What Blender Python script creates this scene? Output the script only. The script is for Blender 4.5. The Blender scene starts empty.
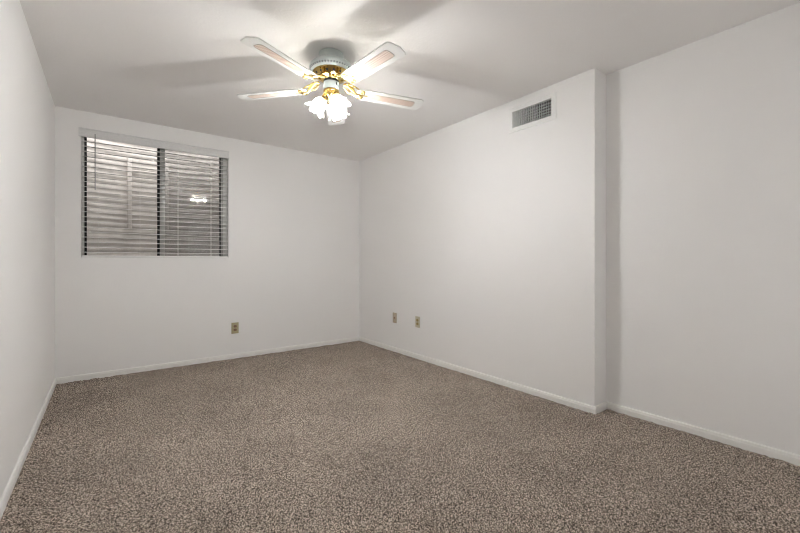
import bpy, bmesh, math
import numpy as np
from mathutils import Vector, Matrix

scene = bpy.context.scene
C = scene.collection

# ------------------------------------------------------------------ camera
CAM_H = 1.07
YAW = math.atan(293 / 386.0)
cam_d = bpy.data.cameras.new('camera')
cam = bpy.data.objects.new('camera', cam_d)
C.objects.link(cam)
cam.location = (0, 0, CAM_H)
cam.rotation_euler = (math.radians(90), 0, -YAW)
cam_d.sensor_width = 36
cam_d.lens = 36 * 386 / 800
cam_d.shift_y = -4.5 / 800
cam_d.clip_start = 0.02
scene.camera = cam

# ------------------------------------------------------------------ world, exposure
scene.view_settings.view_transform = 'Standard'
scene.view_settings.look = 'None'
scene.view_settings.gamma = 1
scene.view_settings.use_curve_mapping = False
scene.view_settings.exposure = 0.08
scene.cycles.use_denoising = True
scene.cycles.filter_width = 1.0
scene.cycles.max_bounces = 10
scene.cycles.diffuse_bounces = 7
scene.cycles.transparent_max_bounces = 16
scene.cycles.caustics_reflective = False
scene.cycles.caustics_refractive = False
scene.cycles.sample_clamp_indirect = 80

BULB = 860.0         # radiance of the lit bulbs
SKY = 3.4
world = bpy.data.worlds.new('sky')
scene.world = world
world.use_nodes = True
wn = world.node_tree.nodes
wn['Background'].inputs['Color'].default_value = (1.0, 0.98, 0.97, 1)
wn['Background'].inputs['Strength'].default_value = SKY

# added unseen fill lamp behind the camera, brightens the whole room
FILL = 5.6
hd = bpy.data.lights.new('fill_light', 'AREA')
hd.shape = 'RECTANGLE'
hd.size, hd.size_y = 1.3, 2.0
hd.energy = FILL
hd.color = (1.0, 0.99, 0.975)
fill_obj = bpy.data.objects.new('fill_light', hd)
C.objects.link(fill_obj)
fill_obj.location = (2.10, -0.56, 1.03)
fill_obj.rotation_euler = (math.radians(90), 0, math.radians(0))


# ------------------------------------------------------------------ materials
def new_mat(name):
    m = bpy.data.materials.new(name)
    m.use_nodes = True
    return m, m.node_tree.nodes, m.node_tree.links, m.node_tree.nodes['Principled BSDF']


def plain(name, col, rough=0.5, metal=0.0, bump=0.0, bscale=200.0, var=0.0):
    m, n, l, p = new_mat(name)
    p.inputs['Base Color'].default_value = (*col, 1)
    p.inputs['Roughness'].default_value = rough
    p.inputs['Metallic'].default_value = metal
    tc = n.new('ShaderNodeTexCoord')
    nz = n.new('ShaderNodeTexNoise')
    nz.inputs['Scale'].default_value = bscale
    nz.inputs['Detail'].default_value = 3
    l.new(tc.outputs['Object'], nz.inputs['Vector'])
    if bump:
        b = n.new('ShaderNodeBump')
        b.inputs['Strength'].default_value = bump
        b.inputs['Distance'].default_value = 0.002
        l.new(nz.outputs['Fac'], b.inputs['Height'])
        l.new(b.outputs['Normal'], p.inputs['Normal'])
    if var:
        r = n.new('ShaderNodeValToRGB')
        r.color_ramp.elements[0].position = 0.3
        r.color_ramp.elements[1].position = 0.7
        r.color_ramp.elements[0].color = (*[c * (1 - var) for c in col], 1)
        r.color_ramp.elements[1].color = (*[min(1, c * (1 + var)) for c in col], 1)
        l.new(nz.outputs['Fac'], r.inputs['Fac'])
        l.new(r.outputs['Color'], p.inputs['Base Color'])
    return m


M = {}
M['wall'] = plain('wall_paint', (0.88, 0.873, 0.862), 0.6, bump=0.25, bscale=90)
M['ceiling'] = plain('ceiling_paint', (0.87, 0.855, 0.843), 0.75, bump=0.5, bscale=70)
M['trim'] = plain('trim_paint', (0.86, 0.85, 0.82), 0.35)
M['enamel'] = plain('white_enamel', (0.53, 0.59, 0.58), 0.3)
M['slot'] = plain('slot_black', (0.02, 0.022, 0.025), 0.6)
M['slotgrey'] = plain('slot_grey', (0.12, 0.13, 0.135), 0.6)
M['brass'] = plain('polished_brass', (0.62, 0.45, 0.17), 0.08, 1.0)
M['blade'] = plain('white_blade', (0.80, 0.80, 0.775), 0.35)
M['slat'] = plain('white_slat', (0.86, 0.85, 0.84), 0.45)
M['valance'] = plain('white_valance', (0.74, 0.74, 0.735), 0.45, var=0.04, bscale=60)
M['alu'] = plain('window_aluminium', (0.52, 0.52, 0.50), 0.4, 0.3)
M['whiteframe'] = plain('window_white', (0.74, 0.74, 0.72), 0.4)
M['rubber'] = plain('rubber_gasket', (0.015, 0.015, 0.016), 0.7)
M['cord'] = plain('cord_white', (0.80, 0.79, 0.77), 0.7)
M['wand'] = plain('wand_clear_grey', (0.35, 0.35, 0.35), 0.3)
M['almond'] = plain('almond_plastic', (0.44, 0.39, 0.24), 0.4)
M['tan'] = plain('tan_plastic', (0.46, 0.38, 0.29), 0.4)
M['beige'] = plain('beige_plastic', (0.56, 0.51, 0.38), 0.4)
M['brown'] = plain('brown_plastic', (0.26, 0.16, 0.10), 0.4)
M['darkgold'] = plain('gold_brown_plastic', (0.34, 0.26, 0.09), 0.4)
M['pinkbrown'] = plain('light_brown_plastic', (0.40, 0.25, 0.15), 0.4)
M['steel'] = plain('galvanized_steel', (0.68, 0.635, 0.61), 0.55, 0.15, var=0.12, bscale=9)
M['rail'] = plain('ladder_paint', (0.80, 0.75, 0.72), 0.5)
M['vent'] = plain('vent_paint', (0.86, 0.86, 0.845), 0.4)
M['fin'] = plain('fin_paint', (0.78, 0.79, 0.785), 0.4)
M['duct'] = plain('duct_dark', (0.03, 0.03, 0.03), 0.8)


def carpet_mat():
    m, n, l, p = new_mat('carpet_yarn')
    p.inputs['Roughness'].default_value = 0.95
    p.inputs['Specular IOR Level'].default_value = 0.1
    tc = n.new('ShaderNodeTexCoord')
    nz = n.new('ShaderNodeTexNoise')
    nz.inputs['Scale'].default_value = 155
    nz.inputs['Detail'].default_value = 2.5
    nz.inputs['Roughness'].default_value = 0.6
    l.new(tc.outputs['Object'], nz.inputs['Vector'])
    r = n.new('ShaderNodeValToRGB')
    e = r.color_ramp.elements
    e[0].position = 0.37
    e[0].color = (0.036, 0.028, 0.022, 1)
    e[1].position = 0.63
    e[1].color = (0.60, 0.515, 0.445, 1)
    k = e.new(0.5)
    k.color = (0.235, 0.194, 0.160, 1)
    l.new(nz.outputs['Fac'], r.inputs['Fac'])
    # soft lay of the pile, as left by a vacuum
    big = n.new('ShaderNodeTexNoise')
    big.inputs['Scale'].default_value = 2.2
    big.inputs['Detail'].default_value = 3
    l.new(tc.outputs['Object'], big.inputs['Vector'])
    mr = n.new('ShaderNodeMapRange')
    mr.inputs['From Min'].default_value = 0.3
    mr.inputs['From Max'].default_value = 0.7
    mr.inputs['To Min'].default_value = 1.03
    mr.inputs['To Max'].default_value = 1.31
    l.new(big.outputs['Fac'], mr.inputs['Value'])
    mx = n.new('ShaderNodeMix')
    mx.data_type = 'RGBA'
    mx.blend_type = 'MULTIPLY'
    mx.inputs['Factor'].default_value = 1
    l.new(r.outputs['Color'], mx.inputs['A'])
    l.new(mr.outputs['Result'], mx.inputs['B'])
    l.new(mx.outputs['Result'], p.inputs['Base Color'])
    return m


M['carpet'] = carpet_mat()


def cane_mat():
    m, n, l, p = new_mat('woven_cane')
    p.inputs['Roughness'].default_value = 0.6
    tc = n.new('ShaderNodeTexCoord')
    mp = n.new('ShaderNodeMapping')
    mp.inputs['Rotation'].default_value = (0, 0, math.radians(45))
    l.new(tc.outputs['Object'], mp.inputs['Vector'])
    ch = n.new('ShaderNodeTexChecker')
    ch.inputs['Scale'].default_value = 100
    ch.inputs['Color1'].default_value = (0.50, 0.34, 0.26, 1)
    ch.inputs['Color2'].default_value = (0.78, 0.70, 0.64, 1)
    l.new(mp.outputs['Vector'], ch.inputs['Vector'])
    l.new(ch.outputs['Color'], p.inputs['Base Color'])
    return m


M['cane'] = cane_mat()
M['grooveshade'] = plain('groove_shade', (0.20, 0.16, 0.12), 0.6)  # dark tone that paints the groove shade round the cane


def glass_mat(name, tint, rough=0.0, ior=1.5):
    m, n, l, p = new_mat(name)
    n.remove(p)
    out = n['Material Output']
    fr = n.new('ShaderNodeFresnel')
    fr.inputs['IOR'].default_value = ior
    tr = n.new('ShaderNodeBsdfTransparent')
    tr.inputs['Color'].default_value = (*tint, 1)
    gl = n.new('ShaderNodeBsdfGlossy')
    gl.inputs['Roughness'].default_value = rough
    mx = n.new('ShaderNodeMixShader')
    l.new(fr.outputs['Fac'], mx.inputs['Fac'])
    l.new(tr.outputs['BSDF'], mx.inputs[1])
    l.new(gl.outputs['BSDF'], mx.inputs[2])
    l.new(mx.outputs['Shader'], out.inputs['Surface'])
    return m


M['glass'] = glass_mat('window_glass', (0.97, 0.98, 0.97))


def screen_mat():
    m, n, l, p = new_mat('insect_mesh')
    out = n['Material Output']
    p.inputs['Base Color'].default_value = (0.10, 0.10, 0.10, 1)
    p.inputs['Roughness'].default_value = 0.6
    tr = n.new('ShaderNodeBsdfTransparent')
    mx = n.new('ShaderNodeMixShader')
    mx.inputs['Fac'].default_value = 0.22
    l.new(tr.outputs['BSDF'], mx.inputs[1])
    l.new(p.outputs['BSDF'], mx.inputs[2])
    l.new(mx.outputs['Shader'], out.inputs['Surface'])
    return m


M['screen'] = screen_mat()


def shade_mat():
    m, n, l, p = new_mat('frosted_shade_glass')
    n.remove(p)
    out = n['Material Output']
    tr = n.new('ShaderNodeBsdfTransparent')
    tr.inputs['Color'].default_value = (0.97, 0.96, 0.93, 1)
    tl = n.new('ShaderNodeBsdfTranslucent')
    tl.inputs['Color'].default_value = (0.92, 0.91, 0.88, 1)
    df = n.new('ShaderNodeBsdfDiffuse')
    df.inputs['Color'].default_value = (0.92, 0.91, 0.88, 1)
    gl = n.new('ShaderNodeBsdfGlossy')
    gl.inputs['Roughness'].default_value = 0.15
    a = n.new('ShaderNodeMixShader')
    a.inputs['Fac'].default_value = 0.5
    l.new(tl.outputs['BSDF'], a.inputs[1])
    l.new(df.outputs['BSDF'], a.inputs[2])
    b = n.new('ShaderNodeMixShader')
    # the neck is heavily frosted, the petals nearly clear
    tc = n.new('ShaderNodeTexCoord')
    sx = n.new('ShaderNodeSeparateXYZ')
    l.new(tc.outputs['Object'], sx.inputs['Vector'])
    mr = n.new('ShaderNodeMapRange')
    mr.inputs['From Min'].default_value = -0.085
    mr.inputs['From Max'].default_value = -0.050
    mr.inputs['To Min'].default_value = 0.38
    mr.inputs['To Max'].default_value = 0.80
    l.new(sx.outputs['Z'], mr.inputs['Value'])
    l.new(mr.outputs['Result'], b.inputs['Fac'])
    l.new(tr.outputs['BSDF'], b.inputs[1])
    l.new(a.outputs['Shader'], b.inputs[2])
    c = n.new('ShaderNodeMixShader')
    c.inputs['Fac'].default_value = 0.05
    l.new(b.outputs['Shader'], c.inputs[1])
    l.new(gl.outputs['BSDF'], c.inputs[2])
    l.new(c.outputs['Shader'], out.inputs['Surface'])
    return m


M['shade'] = shade_mat()


def bulb_mat():
    m, n, l, p = new_mat('lit_bulb')
    n.remove(p)
    e = n.new('ShaderNodeEmission')
    e.inputs['Color'].default_value = (0.985, 0.995, 1.0, 1)
    e.inputs['Strength'].default_value = BULB
    l.new(e.outputs['Emission'], n['Material Output'].inputs['Surface'])
    return m


M['bulb'] = bulb_mat()


# ------------------------------------------------------------------ mesh helpers
def link_bm(name, bm, mat, parent=None, smooth=False, angle=None):
    me = bpy.data.meshes.new(name)
    bmesh.ops.recalc_face_normals(bm, faces=bm.faces)
    bm.to_mesh(me)
    bm.free()
    me.materials.append(M[mat])
    if smooth:
        for p in me.polygons:
            p.use_smooth = True
        if angle:
            me.set_sharp_from_angle(angle=math.radians(angle))
    o = bpy.data.objects.new(name, me)
    C.objects.link(o)
    if parent is not None:
        o.parent = parent
    return o


def tag(o, label=None, cat=None, group=None, kind=None):
    if label:
        o['label'] = label
    if cat:
        o['category'] = cat
    if group:
        o['group'] = group
    if kind:
        o['kind'] = kind
    return o


def empty(name, loc, rz=0.0):
    o = bpy.data.objects.new(name, None)
    o.empty_display_size = 0.05
    C.objects.link(o)
    o.location = loc
    o.rotation_euler = (0, 0, rz)
    return o


def add_box(bm, x0, x1, y0, y1, z0, z1, mtx=None, bevel=0.0, seg=2):
    r = bmesh.ops.create_cube(bm, size=1.0)
    vs = r['verts']
    for v in vs:
        v.co = Vector(((x0 + x1) / 2 + v.co.x * (x1 - x0), (y0 + y1) / 2 + v.co.y * (y1 - y0),
                       (z0 + z1) / 2 + v.co.z * (z1 - z0)))
    if bevel:
        es = list({e for v in vs for e in v.link_edges})
        rr = bmesh.ops.bevel(bm, geom=es, offset=bevel, segments=seg, affect='EDGES', profile=0.5)
        vs = list({v for f in rr['faces'] for v in f.verts} | {v for v in vs if v.is_valid})
    if mtx is not None:
        for v in vs:
            v.co = mtx @ v.co


def box_obj(name, dims, mat, parent=None, bevel=0.0):
    bm = bmesh.new()
    add_box(bm, *dims, bevel=bevel)
    return link_bm(name, bm, mat, parent, smooth=bool(bevel), angle=40)


def add_lathe(bm, prof, seg=48, mtx=None):
    """prof: list of (r, z); revolved about Z."""
    rings = []
    for r, z in prof:
        if r < 1e-6:
            rings.append([bm.verts.new((0, 0, z))])
        else:
            rings.append([bm.verts.new((r * math.cos(2 * math.pi * i / seg), r * math.sin(2 * math.pi * i / seg), z))
                          for i in range(seg)])
    for a, b in zip(rings, rings[1:]):
        for i in range(seg):
            j = (i + 1) % seg
            if len(a) == 1 and len(b) == 1:
                continue
            if len(a) == 1:
                bm.faces.new((a[0], b[j], b[i]))
            elif len(b) == 1:
                bm.faces.new((a[i], a[j], b[0]))
            else:
                bm.faces.new((a[i], a[j], b[j], b[i]))
    if mtx is not None:
        for rg in rings:
            for v in rg:
                v.co = mtx @ v.co


def add_tube(bm, pts, rad, seg=8, cap=True):
    pts = [Vector(p) for p in pts]
    rads = rad if isinstance(rad, (list, tuple)) else [rad] * len(pts)
    up = Vector((0, 0, 1))
    rings = []
    prev = None
    for i, p in enumerate(pts):
        a = pts[max(0, i - 1)]
        b = pts[min(len(pts) - 1, i + 1)]
        d = (b - a).normalized()
        if prev is None:
            s = d.cross(up)
            if s.length < 1e-3:
                s = d.cross(Vector((1, 0, 0)))
            s.normalize()
        else:
            s = (prev - d * prev.dot(d))
            s.normalize()
        prev = s
        t = d.cross(s)
        rings.append([bm.verts.new(p + (s * math.cos(2 * math.pi * k / seg) + t * math.sin(2 * math.pi * k / seg)) * rads[i])
                      for k in range(seg)])
    for a, b in zip(rings, rings[1:]):
        for k in range(seg):
            j = (k + 1) % seg
            bm.faces.new((a[k], a[j], b[j], b[k]))
    if cap:
        bm.faces.new(rings[0])
        bm.faces.new(rings[-1])


def add_prism(bm, outline, z0, z1, mtx=None):
    a = [bm.verts.new((x, y, z0)) for x, y in outline]
    b = [bm.verts.new((x, y, z1)) for x, y in outline]
    n = len(outline)
    bm.faces.new(a)
    bm.faces.new(b)
    for i in range(n):
        j = (i + 1) % n
        bm.faces.new((a[i], a[j], b[j], b[i]))
    if mtx is not None:
        for v in a + b:
            v.co = mtx @ v.co


def copy_tree(o, parent=None):
    c = o.copy()
    C.objects.link(c)
    c.parent = parent
    for ch in list(o.children):
        copy_tree(ch, c)
    return c


# ------------------------------------------------------------------ room shell
XL, XR, XA = -0.365, 2.742, 2.912      # left wall, right wall, set-back part of the right wall
YB, YN, YC = 4.530, -0.45, 1.340       # window wall, near wall, corner of the set-back
H = 2.44
T = 0.15
WX0, WX1, WZ0, WZ1 = -0.187, 1.066, 1.112, 2.285   # window opening

# carpet: a dense pile surface, each tuft a few millimetres high
rng = np.random.default_rng(7)
step = 0.005
xs = np.arange(XL - 0.01, XA + 0.011, step)
ys = np.arange(YN - 0.01, YB + 0.011, step)
nx, ny = len(xs), len(ys)
Z = rng.random((ny, nx)).astype(np.float32)


def blur(a, k):
    for _ in range(k):
        a = (np.roll(a, 1, 0) + 2 * a + np.roll(a, -1, 0)) / 4
        a = (np.roll(a, 1, 1) + 2 * a + np.roll(a, -1, 1)) / 4
    return a


Z = Z * 0.45 + blur(rng.random((ny, nx)), 1) * 1.1 + blur(rng.random((ny, nx)), 6) * 1.6
Z = (Z - Z.mean()) / Z.std()
Z = np.clip(Z, -2.2, 2.2) * 0.0030 - 0.0015
X, Y = np.meshgrid(xs, ys)
X = X + rng.normal(0, 0.0012, X.shape)
Y = Y + rng.normal(0, 0.0012, Y.shape)
co = np.stack([X, Y, Z], -1).reshape(-1, 3).astype(np.float32)
idx = np.arange(nx * ny).reshape(ny, nx)
quads = np.stack([idx[:-1, :-1], idx[:-1, 1:], idx[1:, 1:], idx[1:, :-1]], -1).reshape(-1, 4).astype(np.int32)
me = bpy.data.meshes.new('floor')
me.vertices.add(len(co))
me.vertices.foreach_set('co', co.ravel())
me.loops.add(quads.size)
me.loops.foreach_set('vertex_index', quads.ravel())
me.polygons.add(len(quads))
me.polygons.foreach_set('loop_start', np.arange(0, quads.size, 4, dtype=np.int32))
me.polygons.foreach_set('use_smooth', np.ones(len(quads), dtype=bool))
me.update(calc_edges=True)
me.materials.append(M['carpet'])
floor = bpy.data.objects.new('floor', me)
C.objects.link(floor)
tag(floor, 'speckled brown and taupe carpet covering the room floor', 'floor', kind='structure')

o = box_obj('ceiling', (XL - T, XA + T, YN - T, YB + T, H, H + T), 'ceiling')
tag(o, 'flat off-white ceiling carrying the fan', 'ceiling', kind='structure')
o = box_obj('wall_left', (XL - T, XL, YN - T, YB + T, -0.05, H), 'wall')
tag(o, 'plain white wall on the left of the window wall', 'wall', kind='structure')

bm = bmesh.new()
xl, xr = XL, XA + T
outer = [(xl, -0.05), (xr, -0.05), (xr, H), (xl, H)]
hole = [(WX0, WZ0), (WX1, WZ0), (WX1, WZ1), (WX0, WZ1)]
vo = [[bm.verts.new((x, y, z)) for x, z in outer] for y in (YB, YB + T)]
vh = [[bm.verts.new((x, y, z)) for x, z in hole] for y in (YB, YB + T)]
for s in (0, 1):
    for i in range(4):
        j = (i + 1) % 4
        bm.faces.new((vo[s][i], vo[s][j], vh[s][j], vh[s][i]))
for i in range(4):
    j = (i + 1) % 4
    bm.faces.new((vo[0][i], vo[0][j], vo[1][j], vo[1][i]))
    bm.faces.new((vh[0][i], vh[0][j], vh[1][j], vh[1][i]))
o = link_bm('wall_back', bm, 'wall')
tag(o, 'white wall holding the window with blinds', 'wall', kind='structure')

OY0, OY1, OZ0, OZ1 = 1.668, 2.028, 2.203, 2.338      # duct opening of the air vent
bm = bmesh.new()
ro = [(YC, -0.05), (YB, -0.05), (YB, H), (YC, H)]
rh = [(OY0, OZ0), (OY1, OZ0), (OY1, OZ1), (OY0, OZ1)]
va = [bm.verts.new((XR, y, z)) for y, z in ro]
vb = [bm.verts.new((XA + T, y, z)) for y, z in ro]
vc = [bm.verts.new((XR, y, z)) for y, z in rh]
vd = [bm.verts.new((XR + 0.10, y, z)) for y, z in rh]
for i in range(4):
    j = (i + 1) % 4
    bm.faces.new((va[i], va[j], vc[j], vc[i]))
    bm.faces.new((vc[i], vc[j], vd[j], vd[i]))
    bm.faces.new((va[i], va[j], vb[j], vb[i]))
bm.faces.new(vb)
bm.faces.new(vd)
o = link_bm('wall_right', bm, 'wall')
tag(o, 'white right-hand wall with the air vent high up', 'wall', kind='structure')
o = box_obj('wall_right_recess', (XA, XA + T, YN - T, YC, -0.05, H), 'wall')
tag(o, 'white set-back stretch of wall at the far right of the photo', 'wall', kind='structure')
# near wall behind the camera
bm = bmesh.new()
HX0, HX1 = 1.42, 2.78  # opening added to hold the fill lamp
add_box(bm, XL, HX0, YN - T, YN, -0.05, H)
add_box(bm, HX1, XA, YN - T, YN, -0.05, H)
add_box(bm, HX0, HX1, YN - T, YN, 2.05, H)
# added unseen box behind the fill lamp, shuts out the sky
add_box(bm, HX0 - 0.1, HX0, -2.6, YN - T, -0.05, H)
add_box(bm, HX1, HX1 + 0.1, -2.6, YN - T, -0.05, H)
add_box(bm, HX0 - 0.1, HX1 + 0.1, -2.7, -2.6, -0.05, H)
add_box(bm, HX0 - 0.1, HX1 + 0.1, -2.7, YN - T, H, H + 0.1)
add_box(bm, HX0 - 0.1, HX1 + 0.1, -2.7, YN - 0.01, -0.15, -0.02)
o = link_bm('wall_front', bm, 'wall')
tag(o, 'white wall behind the camera with an unseen opening added for the fill lamp', 'wall', kind='structure')


def baseboard(name, p0, p1, nrm, label):
    """profile swept from p0 to p1 on a wall whose room side faces nrm."""
    prof = [(0, -0.02), (0.013, -0.02), (0.013, 0.030), (0.0125, 0.034), (0.0105, 0.0365), (0.0105, 0.040),
            (0.0095, 0.0455), (0.006, 0.0495), (0, 0.051)]
    bm = bmesh.new()
    rings = []
    for p in (p0, p1):
        rings.append([bm.verts.new((p[0] + nrm[0] * d, p[1] + nrm[1] * d, z)) for d, z in prof])
    n = len(prof)
    for i in range(n):
        j = (i + 1) % n
        bm.faces.new((rings[0][i], rings[0][j], rings[1][j], rings[1][i]))
    bm.faces.new(rings[0])
    bm.faces.new(rings[1])
    o = link_bm(name, bm, 'trim')
    tag(o, label, 'baseboard', kind='structure')


baseboard('baseboard_left', (XL, YN), (XL, YB), (1, 0), 'low white baseboard along the left wall')
baseboard('baseboard_back', (XL + 0.013, YB), (XR - 0.013, YB), (0, -1), 'low white baseboard under the window wall')
baseboard('baseboard_right', (XR, YC - 0.013), (XR, YB), (-1, 0), 'low white baseboard along the vent wall')
baseboard('baseboard_return', (XR, YC), (XA, YC), (0, -1), 'short white baseboard turning the corner of the set-back')
baseboard('baseboard_recess', (XA, YN), (XA, YC - 0.013), (-1, 0), 'low white baseboard along the set-back wall')

# ------------------------------------------------------------------ window in the opening
win = empty('window_1', ((WX0 + WX1) / 2, YB + 0.09, WZ0))
tag(win, 'two-pane sliding window behind the open blind', 'window', kind='structure')
wx, wy, wz = win.location


def wbox(name, x0, x1, y0, y1, z0, z1, mat, parent=None, bevel=0.0):
    return box_obj(name, (x0 - wx, x1 - wx, y0 - wy, y1 - wy, z0 - wz, z1 - wz), mat, parent or win, bevel)


YG = YB + 0.075
bm = bmesh.new()
for d in ((WX0, WX0 + 0.020, YG, YG + 0.06, WZ0, WZ1), (WX1 - 0.045, WX1, YG, YG + 0.06, WZ0, WZ1),
          (WX0 + 0.020, WX1 - 0.045, YG, YG + 0.06, WZ1 - 0.03, WZ1), (WX0 + 0.020, WX1 - 0.045, YG, YG + 0.06, WZ0, WZ0 + 0.02)):
    add_box(bm, d[0] - wx, d[1] - wx, d[2] - wy, d[3] - wy, d[4] - wz, d[5] - wz, bevel=0.002)
link_bm('window_frame', bm, 'whiteframe', win)
wbox('gasket', WX0 + 0.020, WX0 + 0.037, YG + 0.005, YG + 0.04, WZ0 + 0.02, WZ1 - 0.03, 'rubber')
wbox('gasket', 0.408, 0.428, YG + 0.005, YG + 0.04, WZ0 + 0.02, WZ1 - 0.03, 'rubber')
wbox('sash_stile', 0.428, 0.474, YG + 0.0, YG + 0.04, WZ0 + 0.02, WZ1 - 0.03, 'alu', bevel=0.003)
wbox('gasket', 0.995, 1.004, YG + 0.005, YG + 0.04, WZ0 + 0.02, WZ1 - 0.03, 'rubber')
wbox('sash_stile', 1.004, 1.016, YG + 0.002, YG + 0.04, WZ0 + 0.02, WZ1 - 0.03, 'alu', bevel=0.002)
wbox('gasket', 1.016, 1.022, YG + 0.005, YG + 0.04, WZ0 + 0.02, WZ1 - 0.03, 'rubber')
wbox('glass_pane', WX0 + 0.037, 0.408, YG + 0.028, YG + 0.032, WZ0 + 0.02, WZ1 - 0.03, 'glass')
wbox('glass_pane', 0.474, 0.995, YG + 0.012, YG + 0.016, WZ0 + 0.02, WZ1 - 0.03, 'glass')
wbox('insect_screen', 0.474, 0.995, YG + 0.048, YG + 0.049, WZ0 + 0.02, WZ1 - 0.03, 'screen')

# ------------------------------------------------------------------ window well outside
WC, WR, WD = 0.44, 0.95, 0.72
bm = bmesh.new()
na, nz_ = 48, 460
z0, z1 = 0.70, 3.00
rows = []
for iz in range(nz_ + 1):
    z = z0 + (z1 - z0) * iz / nz_
    k = 0.0035 * math.sin(2 * math.pi * z / 0.068)
    row = []
    for ia in range(na + 1):
        a = math.pi * ia / na
        row.append(bm.verts.new((WC + (WR + k) * math.cos(a), YB + T + (WD + k) * math.sin(a), z)))
    rows.append(row)
for a, b in zip(rows, rows[1:]):
    for i in range(na):
        bm.faces.new((a[i], a[i + 1], b[i + 1], b[i]))
bm.faces.new(rows[0])
well = link_bm('window_well', bm, 'steel', smooth=True)
tag(well, 'curved corrugated steel window well seen through the blind', 'window well')

lad = empty('well_ladder', (0.385, YB + T + 0.66, 1.45))
tag(lad, 'pale two-rail ladder fixed inside the corrugated window well', 'ladder')
for sx in (-0.181, 0.181):
    box_obj('rail', (sx - 0.020, sx + 0.020, -0.012, 0.012, 0, 0.80), 'rail', lad, 0.004)
for k in range(3):
    bm = bmesh.new()
    add_tube(bm, [(-0.165, 0, 0.10 + 0.28 * k), (0.165, 0, 0.10 + 0.28 * k)], 0.009, 10)
    link_bm('rung', bm, 'rail', lad, True, 40)

# ------------------------------------------------------------------ venetian blind
bl = empty('venetian_blind', (WX0, YB + 0.03, WZ0))
tag(bl, 'white horizontal slatted blind hung in the window with its slats open', 'blind')
bw = WX1 - WX0
# valance
bm = bmesh.new()
vp = [(-0.062, 0.0), (-0.056, 0.004), (-0.054, 0.068), (-0.060, 0.074), (-0.060, 0.080), (-0.046, 0.080), (-0.046, 0.0)]
za = WZ1 - WZ0 - 0.078
ra = [bm.verts.new((-0.018, y + 0.02, za + z)) for y, z in vp]
rb = [bm.verts.new((bw + 0.006, y + 0.02, za + z)) for y, z in vp]
for i in range(len(vp)):
    j = (i + 1) % len(vp)
    bm.faces.new((ra[i], ra[j], rb[j], rb[i]))
bm.faces.new(ra)
bm.faces.new(rb)
# short returns of the valance to the wall
add_box(bm, -0.018, -0.008, -0.0265, -0.0305 + 0.0, za, za + 0.08)
add_box(bm, bw - 0.004, bw + 0.006, -0.0265, -0.0305 + 0.0, za, za + 0.08)
link_bm('valance', bm, 'valance', bl)
box_obj('head_rail', (0.004, bw - 0.004, -0.022, 0.028, WZ1 - WZ0 - 0.048, WZ1 - WZ0 - 0.002), 'slat', bl, 0.003)
# slats: shallow crowned strips
pitch = 0.0462
ns = 24
slat_me = None
for k in range(ns):
    z = 0.048 + pitch * k
    if z > WZ1 - WZ0 - 0.055:
        break
    if slat_me is None:
        bm = bmesh.new()
        pr = []
        for i in range(7):
            u = -1 + 2 * i / 6
            pr.append((u * 0.025, 0.0022 * (1 - u * u)))
        pts = [(y, zz + 0.0013) for y, zz in pr] + [(y, zz - 0.0013) for y, zz in reversed(pr)]
        ra = [bm.verts.new((0.003, y, zz)) for y, zz in pts]
        rb = [bm.verts.new((bw - 0.003, y, zz)) for y, zz in pts]
        for i in range(len(pts)):
            j = (i + 1) % len(pts)
            bm.faces.new((ra[i], ra[j], rb[j], rb[i]))
        bm.faces.new(ra)
        bm.faces.new(rb)
        s0 = link_bm('slat', bm, 'slat', bl, True, 40)
        slat_me = s0.data
    else:
        s0 = bpy.data.objects.new('slat', slat_me)
        C.objects.link(s0)
        s0.parent = bl
    s0.location = (0, 0, z)
    s0.rotation_euler = (math.radians(5), 0, 0)
box_obj('bottom_rail', (0.003, bw - 0.003, -0.026, 0.026, 0.001, 0.020), 'slat', bl, 0.003)
ztop = WZ1 - WZ0 - 0.048
for x in (-0.06, 0.258, 0.584, 0.896):
    bm = bmesh.new()
    for y in (-0.0275, 0.0275):
        add_tube(bm, [(x - WX0, y, 0.02), (x - WX0, y, ztop)], 0.0011, 6)
    link_bm('ladder_cord', bm, 'cord', bl)
bm = bmesh.new()
add_tube(bm, [(0.100, -0.036, ztop + 0.01), (0.101, -0.037, 0.62)], 0.0042, 8)
link_bm('tilt_wand', bm, 'wand', bl, True, 40)

# ------------------------------------------------------------------ air register on the right wall
VY0, VY1, VZ0, VZ1 = 1.630, 2.066, 2.165, 2.374      # flange
vent = empty('air_vent', (XR, (VY0 + VY1) / 2, VZ0))
tag(vent, 'white rectangular air vent with vertical fins high on the right wall', 'vent')
vy, vz = vent.location.y, vent.location.z
bm = bmesh.new()
fo = [(VY0, VZ0), (VY1, VZ0), (VY1, VZ1), (VY0, VZ1)]
fi = [(OY0, OZ0), (OY1, OZ0), (OY1, OZ1), (OY0, OZ1)]
L0 = [bm.verts.new((0, y - vy, z - vz)) for y, z in fo]
L1 = [bm.verts.new((-0.0035, y - vy, z - vz)) for y, z in fo]
L2 = [bm.verts.new((-0.0075, y - vy + (0.006 if y < vy else -0.006), z - vz + (0.006 if z < vz + 0.1 else -0.006))) for y, z in fo]
L3 = [bm.verts.new((-0.0075, y - vy, z - vz)) for y, z in fi]
L4 = [bm.verts.new((-0.0005, y - vy, z - vz)) for y, z in fi]
for A, B in ((L0, L1), (L1, L2), (L2, L3), (L3, L4)):
    for i in range(4):
        j = (i + 1) % 4
        bm.faces.new((A[i], A[j], B[j], B[i]))
link_bm('flange', bm, 'vent', vent)
bm = bmesh.new()
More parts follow.
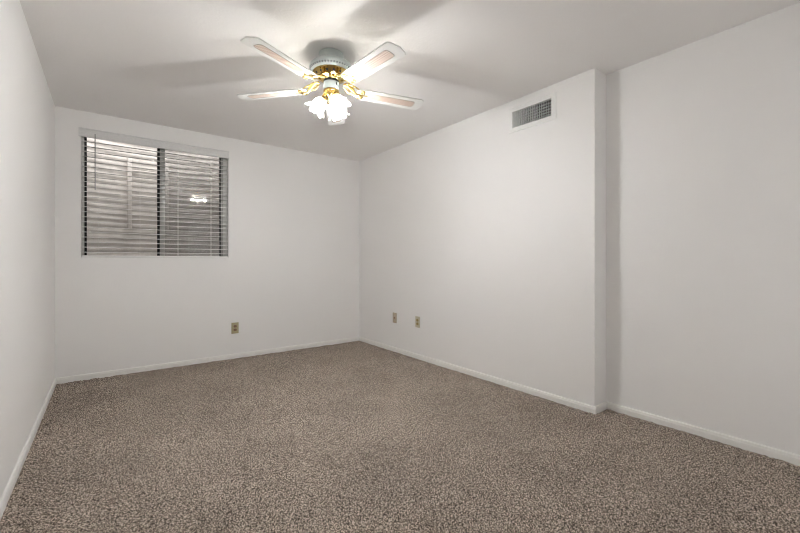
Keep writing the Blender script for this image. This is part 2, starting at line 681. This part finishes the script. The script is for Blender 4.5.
for f in ((0.095, 0.0995, OY0, OY1, OZ0, OZ1), (0.022, 0.095, OY0, OY0 + 0.002, OZ0, OZ1), (0.022, 0.095, OY1 - 0.002, OY1, OZ0, OZ1),
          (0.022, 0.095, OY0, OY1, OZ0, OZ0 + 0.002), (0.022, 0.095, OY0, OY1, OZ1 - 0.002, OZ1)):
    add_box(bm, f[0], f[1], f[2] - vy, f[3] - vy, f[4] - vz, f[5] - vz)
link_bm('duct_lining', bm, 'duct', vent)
for k in range(1, 6):
    z = OZ0 + (OZ1 - OZ0) * k / 6 - vz
    box_obj('louver', (0.016, 0.030, OY0 - vy, OY1 - vy, z - 0.0022, z + 0.0022), 'fin', vent)
nf = 18
for k in range(nf):
    u = (k + 0.5) / nf
    y = OY0 + (OY1 - OY0) * u - vy
    ang = math.radians(31 - 54 * u)            # fins fan out from one end to the other
    bm = bmesh.new()
    mt = Matrix.Translation((0.003, y, 0)) @ Matrix.Rotation(ang, 4, 'Z')
    add_box(bm, -0.0085, 0.0085, -0.0016, 0.0016, OZ0 - vz + 0.001, OZ1 - vz - 0.001, mtx=mt)
    link_bm('fin', bm, 'fin', vent)

# ------------------------------------------------------------------ outlets


def duplex(name, loc, rz, plate, face, label, size=(0.076, 0.122), kind='duplex'):
    """plate on a wall; local -Y faces the room."""
    t = empty(name, loc, rz)
    tag(t, label, 'outlet')
    w, h = size
    box_obj('cover_plate', (-w / 2, w / 2, -0.006, 0.0, -h / 2, h / 2), plate, t, 0.0025)
    if kind == 'duplex':
        for s in (-1, 1):
            bm = bmesh.new()
            out = []
            for i in range(24):
                a = 2 * math.pi * i / 24
                out.append((0.0175 * math.cos(a), max(-0.0135, min(0.0135, 0.0175 * math.sin(a)))))
            add_prism(bm, out, 0, 0.0022, Matrix.Translation((0, -0.0058, s * 0.0195)) @ Matrix.Rotation(math.radians(90), 4, 'X'))
            r = link_bm('receptacle', bm, face, t)
            bm = bmesh.new()
            for dx, hh in ((-0.0063, 0.0045), (0.0063, 0.0035)):
                add_box(bm, dx - 0.0011, dx + 0.0011, -0.0084, -0.0078, s * 0.0195 + 0.002 - hh, s * 0.0195 + 0.002 + hh)
            link_bm('slots', bm, 'slot', r)
        bm = bmesh.new()
        add_lathe(bm, [(0, -0.001), (0.0035, -0.001), (0.0032, 0.0008), (0, 0.0012)], 12,
                  Matrix.Translation((0, -0.0058, 0)) @ Matrix.Rotation(math.radians(90), 4, 'X'))
        link_bm('screw', bm, 'brass', t, True, 40)
    else:
        box_obj('jack', (-0.012, 0.012, -0.0085, -0.0055, -0.011, 0.011), face, t, 0.001)
        box_obj('jack_opening', (-0.006, 0.006, -0.0089, -0.0083, -0.006, 0.006), 'slot', t)
        for s in (-1, 1):
            bm = bmesh.new()
            add_lathe(bm, [(0, -0.001), (0.0035, -0.001), (0.0032, 0.0008), (0, 0.0012)], 12,
                      Matrix.Translation((0, -0.0058, s * 0.044)) @ Matrix.Rotation(math.radians(90), 4, 'X'))
            link_bm('screw', bm, 'brass', t, True, 40)
    return t


duplex('wall_outlet', (1.134, YB, 0.336), 0, 'almond', 'brown',
       'almond power outlet with brown sockets on the window wall')
duplex('wall_outlet', (XR, 3.285, 0.406), math.radians(-90), 'beige', 'darkgold',
       'beige power outlet on the right wall, the one nearer the vent', )
duplex('wall_jack', (XR, 3.714, 0.403), math.radians(-90), 'tan', 'pinkbrown',
       'tan jack plate on the right wall, the one nearer the back corner', kind='jack')

# ------------------------------------------------------------------ ceiling fan
FX, FY = 1.177, 2.300
fan = empty('ceiling_fan', (FX, FY, H))
tag(fan, 'white and brass five-blade ceiling fan with lit tulip glass lamps', 'ceiling fan')


def fz(z):
    return z - H


bm = bmesh.new()
add_lathe(bm, [(0, 0), (0.074, 0), (0.074, fz(2.437)), (0, fz(2.437))], 48)
link_bm('shadow_gap', bm, 'slot', fan, True, 40)  # black ring painted in for the shadow gap between canopy and ceiling
bm = bmesh.new()
add_lathe(bm, [(0, fz(2.437)), (0.080, fz(2.437)), (0.082, fz(2.428)), (0.082, fz(2.384)), (0, fz(2.384))], 56)
link_bm('canopy', bm, 'enamel', fan, True, 40)
bm = bmesh.new()
add_lathe(bm, [(0, fz(2.385)), (0.080, fz(2.382)), (0.105, fz(2.376)), (0.125, fz(2.367)), (0.138, fz(2.355)), (0.143, fz(2.343)),
               (0.141, fz(2.334)), (0.130, fz(2.319)), (0.120, fz(2.311)), (0, fz(2.311))], 64)
hous = link_bm('motor_housing', bm, 'enamel', fan, True, 50)
# cooling slots on the lower slope of the housing
bm = bmesh.new()
for k in range(46):
    a = 2 * math.pi * k / 46
    mt = Matrix.Rotation(a, 4, 'Z') @ Matrix.Translation((0.1355, 0, fz(2.3265))) @ Matrix.Rotation(math.radians(36), 4, 'Y')
    add_box(bm, -0.0008, 0.0010, -0.0038, 0.0038, -0.0055, 0.0055, mtx=mt)
link_bm('cooling_slots', bm, 'slotgrey', hous)
# pierced brass bottom bowl
bm = bmesh.new()
add_lathe(bm, [(0, fz(2.313)), (0.118, fz(2.313)), (0.121, fz(2.307)), (0.116, fz(2.301)), (0.108, fz(2.297)), (0.100, fz(2.284)),
               (0.084, fz(2.272)), (0.066, fz(2.267)), (0.060, fz(2.262)), (0, fz(2.262))], 60)
bowl = link_bm('brass_bowl', bm, 'brass', fan, True, 50)
hole_me = None
for k in range(15):
    mt = Matrix.Rotation(2 * math.pi * (k + 0.5) / 15, 4, 'Z') @ Matrix.Translation((0.1035, 0, fz(2.290))) @ Matrix.Rotation(math.radians(122), 4, 'Y')
    if hole_me is None:
        bm = bmesh.new()
        add_lathe(bm, [(0, -0.0005), (0.0075, -0.0005), (0.0075, 0.0010), (0, 0.0010)], 12)
        ho = link_bm('pierced_hole', bm, 'slot', bowl)
        hole_me = ho.data
    else:
        ho = bpy.data.objects.new('pierced_hole', hole_me)
        C.objects.link(ho)
        ho.parent = bowl
    ho.matrix_local = mt
bm = bmesh.new()
add_lathe(bm, [(0, fz(2.264)), (0.050, fz(2.264)), (0.050, fz(2.250)), (0, fz(2.250))], 40)
link_bm('black_collar', bm, 'slot', fan, True, 40)
bm = bmesh.new()
add_lathe(bm, [(0, fz(2.252)), (0.047, fz(2.252)), (0.050, fz(2.249)), (0.050, fz(2.205)), (0.047, fz(2.201)), (0, fz(2.201))], 44)
sw = link_bm('switch_housing', bm, 'enamel', fan, True, 40)
bm = bmesh.new()
va = math.atan2(-FY, -FX)     # towards the room side seen in the photo
mt = Matrix.Rotation(va + 0.75, 4, 'Z') @ Matrix.Translation((0.0505, 0, fz(2.232)))
add_box(bm, -0.001, 0.003, -0.004, 0.004, -0.008, 0.008, mtx=mt)
link_bm('reverse_switch', bm, 'slot', sw)

# light kit
bm = bmesh.new()
add_lathe(bm, [(0, fz(2.202)), (0.046, fz(2.202)), (0.051, fz(2.197)), (0.051, fz(2.190)), (0.044, fz(2.184)), (0.047, fz(2.176)),
               (0.044, fz(2.166)), (0.034, fz(2.156)), (0.026, fz(2.146)), (0.017, fz(2.138)), (0.012, fz(2.130)), (0.008, fz(2.123)), (0, fz(2.120))], 44)
kit = link_bm('light_kit', bm, 'brass', fan, True, 50)
bm = bmesh.new()
for k in range(14):      # beaded band
    a = 2 * math.pi * k / 14
    bmesh.ops.create_uvsphere(bm, u_segments=8, v_segments=6, radius=0.006,
                              matrix=Matrix.Translation((0.045 * math.cos(a), 0.045 * math.sin(a), fz(2.176))))
link_bm('beaded_band', bm, 'brass', kit, True)

TILT = math.radians(35)


def shade_bm():
    """ruffled tulip: local -Z is the open end, origin at the neck"""
    bm = bmesh.new()
    na, nsx = 72, 26
    base = [(0.0, 0.021), (0.06, 0.027), (0.18, 0.035), (0.34, 0.0395), (0.5, 0.040), (0.64, 0.0395), (0.76, 0.043), (0.88, 0.052), (1.0, 0.064)]
    sb = [b[0] for b in base]
    rb = [b[1] * (1.0 + 0.10 * b[0] ** 0.3) for b in base]
    grid = []
    for i in range(nsx + 1):
        s = i / nsx
        r0 = float(np.interp(s, sb, rb))
        row = []
        fl = max(0.0, (s - 0.5) / 0.5)
        for j in range(na):
            a = 2 * math.pi * j / na
            lobe = 0.5 + 0.5 * math.cos(6 * a)
            lob = lobe ** 0.55
            length = 0.112 - 0.042 * (1 - lob) * fl
            r = r0 * (1 + fl ** 1.5 * (0.30 * lob - 0.24))
            z = -s * length + 0.014 * fl ** 2 * lob      # petal tips curl back
            row.append(bm.verts.new((r * math.cos(a), r * math.sin(a), z)))
        grid.append(row)
    for a, b in zip(grid, grid[1:]):
        for j in range(na):
            k = (j + 1) % na
            bm.faces.new((a[j], a[k], b[k], b[j]))
    return bm


def bulb_bm():
    bm = bmesh.new()
    pr = [(0, 0.002), (0.010, 0.0), (0.011, -0.012), (0.017, -0.026), (0.021, -0.040), (0.020, -0.052), (0.013, -0.062), (0, -0.066)]
    add_lathe(bm, pr, 20)
    return bm


proto_shade = None
for k, adeg in enumerate((153, 273, 33)):
    a = math.radians(adeg)
    ca, sa = math.cos(a), math.sin(a)
    # curved brass arm and socket cup
    bm = bmesh.new()
    pts = []
    for i in range(9):
        u = i / 8
        r = 0.030 + 0.024 * math.sin(u * math.pi / 2)
        z = 2.166 + 0.010 * math.sin(u * math.pi) - 0.016 * u
        pts.append((r * ca, r * sa, fz(z)))
    add_tube(bm, pts, 0.0065, 10)
    rot = Matrix.Rotation(a, 4, 'Z') @ Matrix.Rotation(-TILT, 4, 'Y')
    neck = Matrix.Translation((0.052 * ca, 0.052 * sa, fz(2.137))) @ rot
    add_lathe(bm, [(0, 0.016), (0.012, 0.015), (0.020, 0.008), (0.0245, -0.001), (0.0245, -0.010), (0.0225, -0.010), (0.021, -0.002), (0, 0.0)], 24, neck)
    link_bm('lamp_arm', bm, 'brass', fan, True, 50)
    if proto_shade is None:
        sh = link_bm('lamp_shade', shade_bm(), 'shade', fan, True)
        sub = sh.modifiers.new('thick', 'SOLIDIFY')
        sub.thickness = 0.0018
        proto_shade = sh
        bu = link_bm('bulb', bulb_bm(), 'bulb', sh, True)
        bu.location = (0, 0, -0.040)
    else:
        sh = copy_tree(proto_shade, fan)
    sh.matrix_local = neck
tagn = 0

# blades
BZ = 2.212
R1, R0 = 0.674, 0.175
PIT = math.radians(-8.4)
hw = 0.069


def blade_outline():
    pts = [(R0 + 0.014, -0.052), (R0 + 0.06, -0.058), (R1 - 0.040, -hw), (R1 - 0.026, -hw + 0.003), (R1 - 0.018, -hw + 0.012), (R1, 0.004),
           (R1 - 0.018, hw - 0.012), (R1 - 0.026, hw - 0.003), (R1 - 0.040, hw), (R0 + 0.06, 0.058), (R0 + 0.014, 0.052), (R0, 0.038), (R0, -0.038)]
    return pts


def cane_outline(g=0.0):
    x0, x1, w0, w1 = 0.275 - g, 0.600 + g, 0.027 + g, 0.033 + g
    pts = []
    for i in range(13):
        t = math.pi / 2 + math.pi * i / 12
        pts.append((x0 + w0 + w0 * math.cos(t), w0 * math.sin(t)))
    pts += [(x1 - 0.018, -w1), (x1 - 0.004, -w1 + 0.006), (x1, -w1 + 0.020), (x1, w1 - 0.020), (x1 - 0.004, w1 - 0.006), (x1 - 0.018, w1)]
    return pts


def iron_bm():
    """ornate brass blade iron along +X (fan coordinates, z relative to the blade plane)"""
    bm = bmesh.new()
    up = 0.046      # height of the flywheel over the blade plane
    # central stem from the flywheel out to the blade
    stem = [(0.085, 0, up), (0.105, 0, up - 0.002), (0.125, 0, up - 0.016), (0.145, 0, up - 0.034), (0.165, 0, -0.002), (0.20, 0, -0.008), (0.245, 0, -0.008)]
    add_tube(bm, stem, [0.009, 0.009, 0.008, 0.007, 0.006, 0.005, 0.003], 8)
    for s in (-1, 1):
        # big side scroll near the hub
        pts = []
        for i in range(22):
            u = i / 21
            th = -math.pi * 0.9 + u * 2.15 * math.pi
            rr = 0.031 * (1 - 0.62 * u)
            pts.append((0.124 + rr * math.cos(th), s * (0.030 + rr * math.sin(th) * 0.9), up - 0.016 + 0.014 * math.cos(th + 2.6)))
        add_tube(bm, pts, [0.0055 - 0.002 * i / 21 for i in range(22)], 7)
        # sweeping outer strap to the blade
        pts = []
        for i in range(16):
            u = i / 15
            x = 0.090 + 0.135 * u
            y = s * (0.020 + 0.030 * math.sin(math.pi * min(1, u * 1.15)) * (0.6 + 0.4 * u))
            z = (up - 0.004) * (1 - u) ** 1.3 - 0.007 * u
            pts.append((x, y, z))
        add_tube(bm, pts, 0.0048, 7)
        # scroll lying under the blade
        pts = []
        for i in range(18):
            u = i / 17
            th = math.pi * (1.0 - 1.75 * u)
            rr = 0.021 * (1 - 0.5 * u)
            pts.append((0.205 + rr * math.cos(th), s * (0.030 + rr * math.sin(th)), -0.007))
        add_tube(bm, pts, 0.0042, 7)
        bmesh.ops.create_uvsphere(bm, u_segments=10, v_segments=6, radius=0.006,
                                  matrix=Matrix.Translation((0.212, s * 0.030, -0.008)))
    # leaf medallion between the scrolls
    leaf = [(0.100, 0), (0.115, 0.017), (0.135, 0.022), (0.158, 0.012), (0.172, 0), (0.158, -0.012), (0.135, -0.022), (0.115, -0.017)]
    add_prism(bm, leaf, -0.0025, 0.0025, Matrix.Translation((0, 0, up - 0.022)) @ Matrix.Translation((0.135, 0, 0)) @ Matrix.Rotation(math.radians(32), 4, 'Y') @ Matrix.Translation((-0.135, 0, 0)))
    bmesh.ops.create_uvsphere(bm, u_segments=10, v_segments=6, radius=0.006, matrix=Matrix.Translation((0.247, 0, -0.008)))
    return bm


pb = pi_ = None
pitch_m = Matrix.Rotation(PIT, 4, 'X')
for k in range(5):
    a = math.radians(-85 + 72 * k)
    mt = Matrix.Translation((0, 0, fz(BZ))) @ Matrix.Rotation(a, 4, 'Z')
    if pb is None:
        bm = bmesh.new()
        add_prism(bm, blade_outline(), -0.004, 0.004)
        bmesh.ops.bevel(bm, geom=[e for e in bm.edges if abs(e.verts[0].co.z - e.verts[1].co.z) < 1e-5], offset=0.0012, segments=1, affect='EDGES')
        pb = link_bm('blade', bm, 'blade', fan)
        bm = bmesh.new()
        add_prism(bm, cane_outline(), -0.0046, 0.0046)
        link_bm('cane_insert', bm, 'cane', pb)
        bm = bmesh.new()
        oc = cane_outline(0.001)
        for z in (-0.0042, 0.0042):
            ring = [(x, y, z) for x, y in oc] + [(oc[0][0], oc[0][1], z)]
            add_tube(bm, ring, 0.0011, 6)
        link_bm('groove_shade_line', bm, 'grooveshade', pb)  # groove shade drawn as a dark outline of the insert
        pi_ = link_bm('blade_iron', iron_bm(), 'brass', fan, True, 60)
        b, ir = pb, pi_
    else:
        b = copy_tree(pb, fan)
        ir = copy_tree(pi_, fan)
    b.matrix_local = mt @ pitch_m
    ir.matrix_local = mt @ pitch_m
